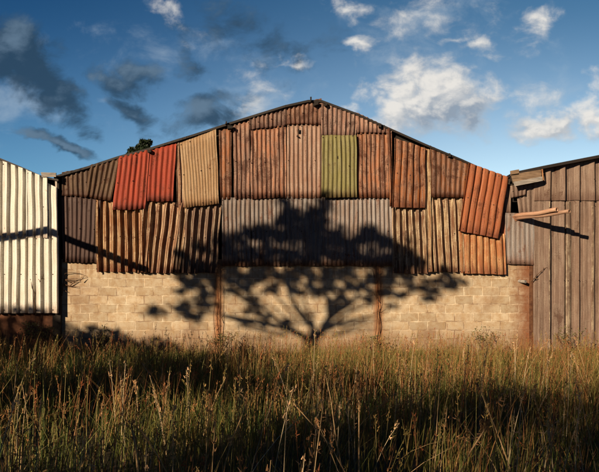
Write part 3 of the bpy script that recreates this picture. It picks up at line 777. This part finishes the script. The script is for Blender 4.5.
# --- unseen dead tree added at left, limb bent to throw the kinked shadow
dd = 3.3
pth = [(-210, 330), (-190, 285), (-130, 262), (-60, 252), (0, 245.5), (40, 240), (61, 236.5), (80, 244), (105, 253.5), (130, 264), (151, 272)]
pts = [unshadow(x, y, dd) for x, y in pth]
dt = thing('added_dead_tree', 'unseen dead tree added to cast the bent shadow, one long sagging limb in front of the cream shed', 'tree', (pts[0].x, pts[0].y, 0))
V, Fc = tube_vf([(pts[0].x, pts[0].y, -.1), (pts[0].x + .1, pts[0].y, 1.2), pts[0], pts[1] + Vector((-.2, 0, 1.3))], [.22, .18, .15, .06], 9, rough=.08)
mesh_obj('trunk', V, Fc, M['bark'], dt, smooth=True)
V, Fc = tube_vf(pts, [.12, .10, .095, .085, .08, .078, .082, .078, .082, .076, .08], 8, rough=.10)
mesh_obj('limb', V, Fc, M['bark'], dt, smooth=True)

# --- unseen trees and bushes added beside and behind the viewer to shade the field
def bushy(name, label, x, y, h, r, n, cat='tree', zc=None, leaf=.10, group=None, trunk_r=.12, mat='leaf'):
    random.seed(int(abs(x * 97 + y * 31) * 10)); t = thing(name, label, cat, (x, y, 0), group)
    V, Fc = tube_vf([(x, y, -.1), (x + .1, y, h * .35), (x - .05, y + .05, h * .62)], [trunk_r, trunk_r * .8, trunk_r * .4], 8, rough=.06)
    mesh_obj('trunk', V, Fc, M['bark'], t, smooth=True)
    k = 26; C = []
    cs = []
    for i in range(k):
        a = random.uniform(0, 6.283); rr = r * math.sqrt(random.random()) * .8; z = random.uniform(h * .18, h * .88)
        rr *= (1 - .45 * (z / h) ** 2)
        cs.append((x + rr * math.cos(a), y + rr * math.sin(a), z, random.uniform(.22, .42) * r))
    for i in range(n):
        cx, cy, cz, cr = random.choice(cs)
        v = Vector((random.gauss(0, 1), random.gauss(0, 1), random.gauss(0, 1))).normalized() * cr * (random.random() ** .4)
        C.append((cx + v.x, cy + v.y, max(.1, min(h, cz + v.z * .8))))
    leaves_mesh('crown', C, leaf, M[mat], t)
    V, Fc = [], []
    for cx, cy, cz, cr in cs[:9]:
        tube_vf([(x, y, h * .4), ((x + cx) / 2, (y + cy) / 2, (h * .45 + cz) / 2 + .1), (cx, cy, cz)], [trunk_r * .45, trunk_r * .3, .015], 5, V, Fc)
    mesh_obj('limb', V, Fc, M['bark'], t)
    return t
g1 = 'unseen trees added to shade the field'
bushy('leafy_tree', 'unseen dense round tree added for shade farthest out at the left of the field', -16.4, -13.0, 7.1, 2.8, 16000, group=g1, leaf=.13)
bushy('leafy_tree', 'unseen broad dense tree added for shade beyond the left edge of the field', -12.1, -10.8, 5.25, 2.4, 13000, group=g1, leaf=.13)
bushy('leafy_tree', 'unseen round dense tree added for shade left of and level with the viewer', -10.0, -15.4, 6.4, 2.7, 12000, group=g1, leaf=.14)
bushy('leafy_tree', 'unseen tall open tree added for shade behind the viewer on the left', -12.4, -20.4, 7.5, 3.0, 12000, group=g1, leaf=.12)
bushy('leafy_tree', 'tallest unseen open tree added for shade, well behind the viewer', -8.6, -23.0, 7.5, 3.0, 10500, group=g1, leaf=.12)
bushy('leafy_tree', 'unseen open tree added for shade directly behind the viewer', -4.6, -23.6, 6.9, 2.9, 7400, group=g1, leaf=.12)
bushy('leafy_tree', 'unseen small open tree added for shade behind the viewer on the right', -1.2, -22.4, 5.6, 2.4, 4200, group=g1, leaf=.12)

bushy('shade_bush', 'unseen rounded bush added for shade at the left hand of the viewer', -5.0, -16.6, 3.1, 1.9, 7000, cat='bush', group='unseen bushes added to shade the foreground', leaf=.09, trunk_r=.06)  # added so that the nearest grass falls into shade
bushy('shade_bush', 'unseen narrow bush added for shade a few steps behind the viewer', -2.3, -18.3, 3.3, 1.6, 4200, cat='bush', group='unseen bushes added to shade the foreground', leaf=.09, trunk_r=.06)

# --- tree crown peeping over the roof
def roof_tree():
    y = 14.0; s = (D0 + y) / F
    Pb = lambda px, py: Vector(((px - CX) * s, y, EYE - (py - CY) * s))
    b = Pb(140, 200)
    t = thing('leafy_tree', 'dark leafy tree peeping over the left slope of the shed roof', 'tree', (b.x, y, 0))
    V, Fc = tube_vf([(b.x, y, -.1), (b.x + .1, y, 3.5), (b.x, y, 5.6), Pb(142, 152)], [.22, .17, .12, .03], 8, rough=.05)
    mesh_obj('trunk', V, Fc, M['bark'], t, smooth=True)
    C = []
    for px, py, r, n in ((145, 145.5, 5.2, 900), (140, 149, 5.0, 600), (145, 151.5, 7, 600), (149, 142.6, 3.0, 260), (142, 141.8, 2.6, 160), (131.5, 150.6, 3.4, 260), (134, 154, 4.5, 260), (129.5, 155.5, 3.8, 200),
                         (138, 170, 16, 900), (150, 175, 14, 600), (125, 178, 14, 600), (140, 188, 18, 600)):
        c0 = Pb(px, py)
        for _ in range(n):
            v = Vector((random.gauss(0, 1), random.gauss(0, 1), random.gauss(0, 1))).normalized() * r * s * random.random() ** .45
            C.append(c0 + v)
    leaves_mesh('crown', C, .085, M['leafdark'], t)
roof_tree()

# ------------------------------------------------------------------ small twigs and weeds
def twig_thing(name, label, cat, strokes, rad, mat, y, group=None):
    base = P(*strokes[0][0], y)
    V, Fc = [], []
    for st in strokes:
        pts = [P(px, py, y + .03 * math.sin(i * 2.1 + px)) for i, (px, py) in enumerate(st)]
        rr = [rad * (1 - .7 * i / max(1, len(pts) - 1)) for i in range(len(pts))]
        tube_vf(pts, rr, 5, V, Fc)
    o = mesh_obj(name, [v - base for v in V], Fc, mat); o.location = base
    tag(o, label, cat, group)
    return o
twig_thing('dead_twig', 'fan of dead curved twigs poking past the cream shed corner', 'twig',
    [[(62, 296), (63, 285), (65, 273.5), (72, 272.5), (80, 273.5), (86, 276)], [(64, 280), (72, 279), (79, 279), (85, 276)], [(64, 280), (70, 282), (80, 281)], [(64, 284.5), (70, 286), (76, 286.5)], [(64, 290), (67, 292)], [(80, 281), (84, 277)], [(70, 286), (77, 280)]], .012, M['twig'], -.06)
twig_thing('dead_twig', 'thin dead thorn twig crossing the seam of the brown folded shed', 'twig',
    [[(531, 282), (535, 277.5), (540, 272), (547, 267)], [(536, 277), (536.5, 274)], [(540, 272), (542, 271.5)], [(543.5, 269.5), (544, 267.5)], [(547, 267), (547.5, 269)], [(534, 279), (538, 278)]], .011, M['twig'], -.11)
twig_thing('dead_climber', 'dead creeper stems clinging to the cream ribbed sheets', 'climber',
    [[(34, 300), (35, 294), (32, 288), (31, 280), (29, 270)], [(35, 294), (38, 286), (42, 278), (45, 272)], [(38, 286), (40, 281), (38, 279)], [(31, 280), (29, 277)], [(42, 278), (44, 279)], [(34, 300), (36, 312), (35, 330)]], .012, M['twig'], lp - .11)
for (bx, lab, sd) in ((217, 'dead brown vine climbing the left rusty stanchion', 3), (378, 'dead brown vine climbing the right rusty stanchion', 8)):
    random.seed(sd)
    st = []
    for k in range(2):
        x = bx + random.uniform(-3, 3); pts_ = [(bx + random.uniform(-1, 1), 352)]
        yy = 352; top = random.uniform(266, 300)
        while yy > top:
            yy -= random.uniform(9, 16); x += random.uniform(-1.6, 1.6); pts_.append((x, yy))
        st.append(pts_)
        for q in range(2):
            a = random.choice(pts_[1:]); st.append([a, (a[0] + random.uniform(-5, 5), a[1] - random.uniform(2, 8)), (a[0] + random.uniform(-7, 7), a[1] - random.uniform(5, 12))])
    st = [s_ for s_ in st]
    twig_thing('dead_vine', lab, 'vine', st, .008, M['twig'], -.10)

def weed(px, top, depth_y, label, seed, leafn=160, spread=.28, group=None, stems=7):
    random.seed(seed)
    b = P(px, 300, depth_y); b.z = 0; h = P(px, top, depth_y).z
    t = thing('tall_weed', label, 'weed', tuple(b), group)
    V, Fc = [], []; C = []
    for k in range(stems):
        a = random.uniform(0, 6.28); s = random.uniform(.2, 1) * spread; hh = h * random.uniform(.7, 1.0)
        p1 = b + Vector((math.cos(a) * s * .3, math.sin(a) * s * .3, hh * .5)); p2 = b + Vector((math.cos(a) * s, math.sin(a) * s, hh))
        tube_vf([b, p1, p2], [.008, .006, .003], 5, V, Fc)
        for q in range(5):
            u = random.uniform(.45, .98); p = (p1.lerp(p2, (u - .5) * 2) if u > .5 else b.lerp(p1, u * 2)); e = p + Vector((random.uniform(-.14, .14), random.uniform(-.14, .14), random.uniform(.03, .16)))
            tube_vf([p, e], [.004, .002], 4, V, Fc)
            for _ in range(leafn // (stems * 5)): C.append(e + Vector((random.gauss(0, .035), random.gauss(0, .035), random.gauss(0, .03))))
    mesh_obj('stem', V, Fc, M['twig'], t)
    leaves_mesh('foliage', C, .024, M['weedleaf'], t)
weed(27, 322, -1.2, 'bushy weed in the shade at the far left, before the cream shed', 1, 330)
weed(50, 325, -1.0, 'bushy weed in the shade right of its taller neighbour by the cream shed corner', 2, 300)
weed(103, 328, -1.4, 'tall seeding weed in front of the block wall, left of the first stanchion', 4, 330)
weed(222, 336, -.5, 'low weed at the foot of the left rusty stanchion', 6, 300, .35, stems=9)
weed(372, 338, -.5, 'low weed at the foot of the right rusty stanchion', 7, 260, .35, stems=9)
weed(485, 332, -.7, 'dry weed in front of the right end of the block wall', 9, 200, .4, stems=10)
weed(566, 330, -.8, 'dry weed in front of the brown folded shed', 12, 200, .4, stems=10)
random.seed(77)

# ------------------------------------------------------------------ grass
def field_points(n, ymin=-15.2, ymax=-.12, power=1.0, marg=2.2, bias=0.0):
    out = []
    tot = 0
    while tot < n:
        k = n * 2
        y = rng.uniform(ymin, ymax, k); x = rng.uniform(-9.5, 9.5, k)
        d = D0 + y
        ok = np.abs(x) < .43 * d + marg
        if bias: ok &= rng.random(k) < (d / D0) ** bias
        # stay clear of the wing walls
        p = np.stack([x, y], 1)[ok]; out.append(p); tot += len(p)
    return np.concatenate(out)[:n]
def fbm2(xy, s, seed):
    return np.array([mnoise.noise(Vector((a * s + seed, b * s, seed))) for a, b in xy])

def blades(name, n, hmin, hmax, wid, palette, seed, lean=.35, ymin=-15.2, ymax=-.12, bias=.0, mat='grass', clumpy=.6, curve=.5):
    pts = field_points(int(n * 1.0), ymin, ymax, bias=bias)
    # gather into tufts
    tuft = field_points(max(40, n // 14), ymin, ymax, bias=bias)
    idx = rng.integers(0, len(tuft), n)
    use = rng.random(n) < clumpy
    pts[use] = tuft[idx[use]] + rng.normal(0, .045, (use.sum(), 2))
    pts[:, 1] = np.minimum(pts[:, 1], -.17)
    nz = fbm2(pts, .55, seed)
    # height: shorter toward the wall, patchy
    nz2 = fbm2(pts, 1.9, seed + 5)
    H = rng.uniform(hmin, hmax, n) * (1 + .7 * nz + .75 * nz2)
    near = np.clip((pts[:, 1] + 3.2) / 3.0, 0, 1)
    H *= (1 - .55 * near)
    keep = (nz > -.42) | (rng.random(n) < .55)
    pts, H, nz = pts[keep], H[keep], nz[keep]; n = len(pts)
    az = rng.uniform(0, 2 * np.pi, n); ln = np.abs(rng.normal(0, lean, n))
    dirx, diry = np.cos(az) * ln, np.sin(az) * ln
    dirx += .08
    face = rng.uniform(0, np.pi, n); sx, sy = np.cos(face), np.sin(face)
    W = wid * rng.uniform(.6, 1.4, n)
    seg = 4; V = np.zeros((n, seg + 1, 2, 3))
    cv = curve * rng.uniform(.2, 1.6, n)
    for i in range(seg + 1):
        t = i / seg
        off = H * (t * .45 + cv * t * t)
        cxp = pts[:, 0] + dirx * off; cyp = np.minimum(pts[:, 1] + diry * off, -.13)
        z = H * t * (1 - .22 * cv * ln * t * t)
        w = W * (1 - t ** 1.6) + .0006
        V[:, i, 0] = np.stack([cxp - sx * w, cyp - sy * w, z], 1)
        V[:, i, 1] = np.stack([cxp + sx * w, cyp + sy * w, z], 1)
    base = (np.arange(n) * (seg + 1) * 2)[:, None, None]
    q = np.array([[2 * i, 2 * i + 1, 2 * i + 3, 2 * i + 2] for i in range(seg)])[None]
    Fq = (base + q).reshape(-1, 4)
    pal = np.array(palette)
    # palette index follows broad patches plus chance
    t = np.clip(.5 + .9 * nz + rng.normal(0, .28, n) + .05 * pts[:, 0], 0, .999) * (len(pal) - 1)
    i0 = t.astype(int); fr = (t - i0)[:, None]
    col = pal[i0] * (1 - fr) + pal[np.minimum(i0 + 1, len(pal) - 1)] * fr
    col *= rng.uniform(.62, 1.12, (n, 1))
    cols = np.repeat(col, (seg + 1) * 2, 0)
    o = np_mesh(name, V.reshape(-1, 3), Fq, M[mat], cols)
    return o

g_ = blades('grass', 56000, .14, .44, .0042, [(.035, .060, .012), (.06, .085, .016), (.115, .125, .024), (.18, .165, .035), (.21, .15, .04)], 2.0, bias=1.1, lean=.42)
g_['kind'] = 'stuff'; g_['label'] = 'green and straw coloured field grass before the sheds'
g_ = blades('dry_grass', 12500, .30, .66, .0034, [(.20, .20, .05), (.30, .24, .07), (.33, .17, .055), (.27, .11, .04)], 9.0, lean=.50, bias=.7, mat='straw', curve=.4)
g_['kind'] = 'stuff'; g_['label'] = 'taller dry blades standing through the green grass'

# seeding stalks: stem plus a loose head of spikelets
def seed_stalks(name, n, hmin, hmax, seed, palette, ymin=-15.0, ymax=-.3, bias=.3, thick=1.0, label=''):
    pts = field_points(n, ymin, ymax, bias=bias)
    nz = fbm2(pts, .7, seed)
    keep = (nz > -.25) | (rng.random(n) < .4); pts = pts[keep]; nz = nz[keep]; n = len(pts)
    pts[:, 1] = np.minimum(pts[:, 1], -.25)
    H = rng.uniform(hmin, hmax, n) * (1 + .25 * nz) * (1 - .45 * np.clip((pts[:, 1] + 3.0) / 3, 0, 1))
    az = rng.uniform(0, 2 * np.pi, n); ln = np.abs(rng.normal(0, .22, n)); brk = rng.random(n) < .10
    ln[brk] += rng.uniform(.5, 1.2, brk.sum())
    lx, ly = np.cos(az) * ln + .05, np.sin(az) * ln
    seg = 5; SV = np.zeros((n, seg + 1, 4, 3)); Cn = np.zeros((n, seg + 1, 3))
    for i in range(seg + 1):
        t = i / seg; off = H * (.5 * t + .5 * t * t)
        c = np.stack([pts[:, 0] + lx * off, np.minimum(pts[:, 1] + ly * off, -.16), H * t * (1 - .25 * ln * t)], 1); Cn[:, i] = c
        r = (.0024 * (1 - .55 * t) * thick)
        for k, (a, b) in enumerate(((-1, -1), (1, -1), (1, 1), (-1, 1))):
            SV[:, i, k] = c + np.array([a * r, b * r, 0])
    q = []
    for i in range(seg):
        for k in range(4):
            k2 = (k + 1) % 4; q.append([i * 4 + k, i * 4 + k2, (i + 1) * 4 + k2, (i + 1) * 4 + k])
    Fq = ((np.arange(n) * (seg + 1) * 4)[:, None, None] + np.array(q)[None]).reshape(-1, 4)
    pal = np.array(palette); col = pal[rng.integers(0, len(pal), n)] * rng.uniform(.75, 1.3, (n, 1))
    cs = np.repeat(col, (seg + 1) * 4, 0)
    # spikelets
    m = 16; hl = rng.uniform(.10, .26, n)
    top = Cn[:, seg]; axis = top - Cn[:, seg - 1]; axis /= np.linalg.norm(axis, axis=1)[:, None]
    u = rng.random((n, m)); p = top[:, None] - axis[:, None] * (u * hl[:, None])[:, :, None]
    a = axis[:, None] * 1.0 + rng.normal(0, .5, (n, m, 3)); a /= np.linalg.norm(a, axis=2)[:, :, None]
    b = np.cross(a, rng.normal(size=(n, m, 3))); b /= np.linalg.norm(b, axis=2)[:, :, None]
    L = rng.uniform(.010, .030, (n, m, 1)); W = L * .13 + .0008
    spread = rng.uniform(.0, .020, (n, m, 1))
    p = p + b * spread
    LV = np.stack([p - b * W, p + a * L - b * W * .2, p + a * L * 1.1 + b * W * .2, p + b * W], 2).reshape(-1, 3)
    LF = np.arange(len(LV)).reshape(-1, 4) + n * (seg + 1) * 4
    lc = np.repeat(col * np.array([1.05, .82, .72]), m * 4, 0)
    o = np_mesh(name, np.concatenate([SV.reshape(-1, 3), LV]), np.concatenate([Fq, LF]), M['straw'], np.concatenate([cs, lc]))
    o['kind'] = 'stuff'; o['label'] = label
seed_stalks('seeding_grass', 4600, .36, .84, 4.0, [(.34, .26, .10), (.30, .16, .065), (.26, .10, .04), (.24, .21, .07)], thick=.95, label='fine seeding grass stalks with feathery reddish heads')
seed_stalks('bare_straw', 420, .55, 1.0, 14.0, [(.52, .40, .24), (.42, .28, .14)], ymin=-13.4, ymax=-7, thick=1.25, label='pale bare straw stems standing in the foreground')

# hero stalks in the foreground
def hero(label, path, y, rad, heads=(), col='straw_hero', seed=0):
    random.seed(seed)
    pts = [P(px, py, y + dy_) for px, py, dy_ in path]
    # carry the first point on down to the ground
    d = (pts[0] - pts[1]); d = d / max(.05, -d.z) if d.z < 0 else Vector((0, 0, -1))
    if pts[0].z > 0: pts.insert(0, pts[0] + Vector((d.x * .6, 0, -1)) * pts[0].z)
    b = pts[0].copy()
    t = thing('grass_stalk', label, 'grass stalk', tuple(b), 'single stalks standing in the foreground')
    V, Fc = tube_vf(pts, [rad * (1 - .5 * i / len(pts)) for i in range(len(pts))], 6, rough=.1)
    mesh_obj('stem', V, Fc, M['hero'], t, smooth=True)
    V = []; Fc = []
    for (px, py, n, sx, sy) in heads:
        for k in range(n):
            p = P(px + random.uniform(-sx, sx), py + random.uniform(-sy, sy), y + random.uniform(-.02, .02))
            a = Vector((random.uniform(-.35, .35), random.uniform(-.35, .35), 1)).normalized() * random.uniform(.012, .026); s = Vector((random.uniform(-1, 1), random.uniform(-1, 1), 0)).normalized() * .0028
            i = len(V); V += [p - s, p + a * .5 - s * 1.4, p + a, p + a * .5 + s * 1.4]; Fc.append((i, i + 1, i + 2, i + 3))
    if V: mesh_obj('seed_head', V, Fc, M['herohead'], t)
M['hero'] = blotch_mat('pale_dry_stem', (.42, .29, .15), (.28, .16, .075), 30)
M['herohead'] = leafy('dry_seed_head', .25, .7, ((.34, .21, .09), (.24, .12, .05)))
hero('snapped straw stem folded over at its top, bottom left', [(138, 474, 0), (136, 450, 0), (131, 423, 0), (143, 433, .02), (157, 455, .05), (167, 474, .08)], -12.4, .0065, [(131, 424, 14, 4, 2), (138, 428, 8, 4, 3)], seed=1)
hero('thick seeding stalk with a long golden head, right of centre', [(359, 474, 0), (359, 440, 0), (359, 405, 0), (358, 372, .02)], -11.6, .0065, [(358, 385, 90, 1.8, 13), (359, 405, 50, 1.6, 10)], seed=2)
hero('snapped orange stem with a drooping leaf cluster, at the right', [(460, 474, 0), (470, 452, 0), (480, 437, 0), (488, 424, .02)], -12.0, .0062, [(485, 427, 110, 5, 6)], seed=3)
hero('straight pale stalk leaning right at the bottom left of centre', [(222, 474, 0), (232, 440, 0), (241, 418, 0), (246, 404, 0)], -12.2, .0045, [(246, 404, 14, 1, 5)], seed=4)
hero('long slanting straw crossing the foreground below the tree shadow', [(346, 474, 0), (330, 445, 0), (312, 424, 0), (294, 404, 0)], -12.0, .0042, [(294, 404, 10, 1, 4)], seed=5)
hero('tall stalk leaning left with a forked tip, centre', [(343, 474, 0), (336, 440, 0), (331, 400, 0), (325, 372, 0)], -11.3, .0046, [(325, 374, 24, 1.5, 7)], seed=6)
hero('pale stalk with a seed head near the lower right edge', [(512, 474, 0), (500, 440, 0), (486, 405, 0), (478, 384, 0)], -11.6, .0045, [(478, 386, 30, 1.5, 8)], seed=7)
hero('thin bright stalk leaning right at the far left edge', [(6, 474, 0), (9, 430, 0), (14, 395, 0), (17, 364, 0)], -11.4, .0042, [(17, 366, 20, 1.2, 6)], seed=8)
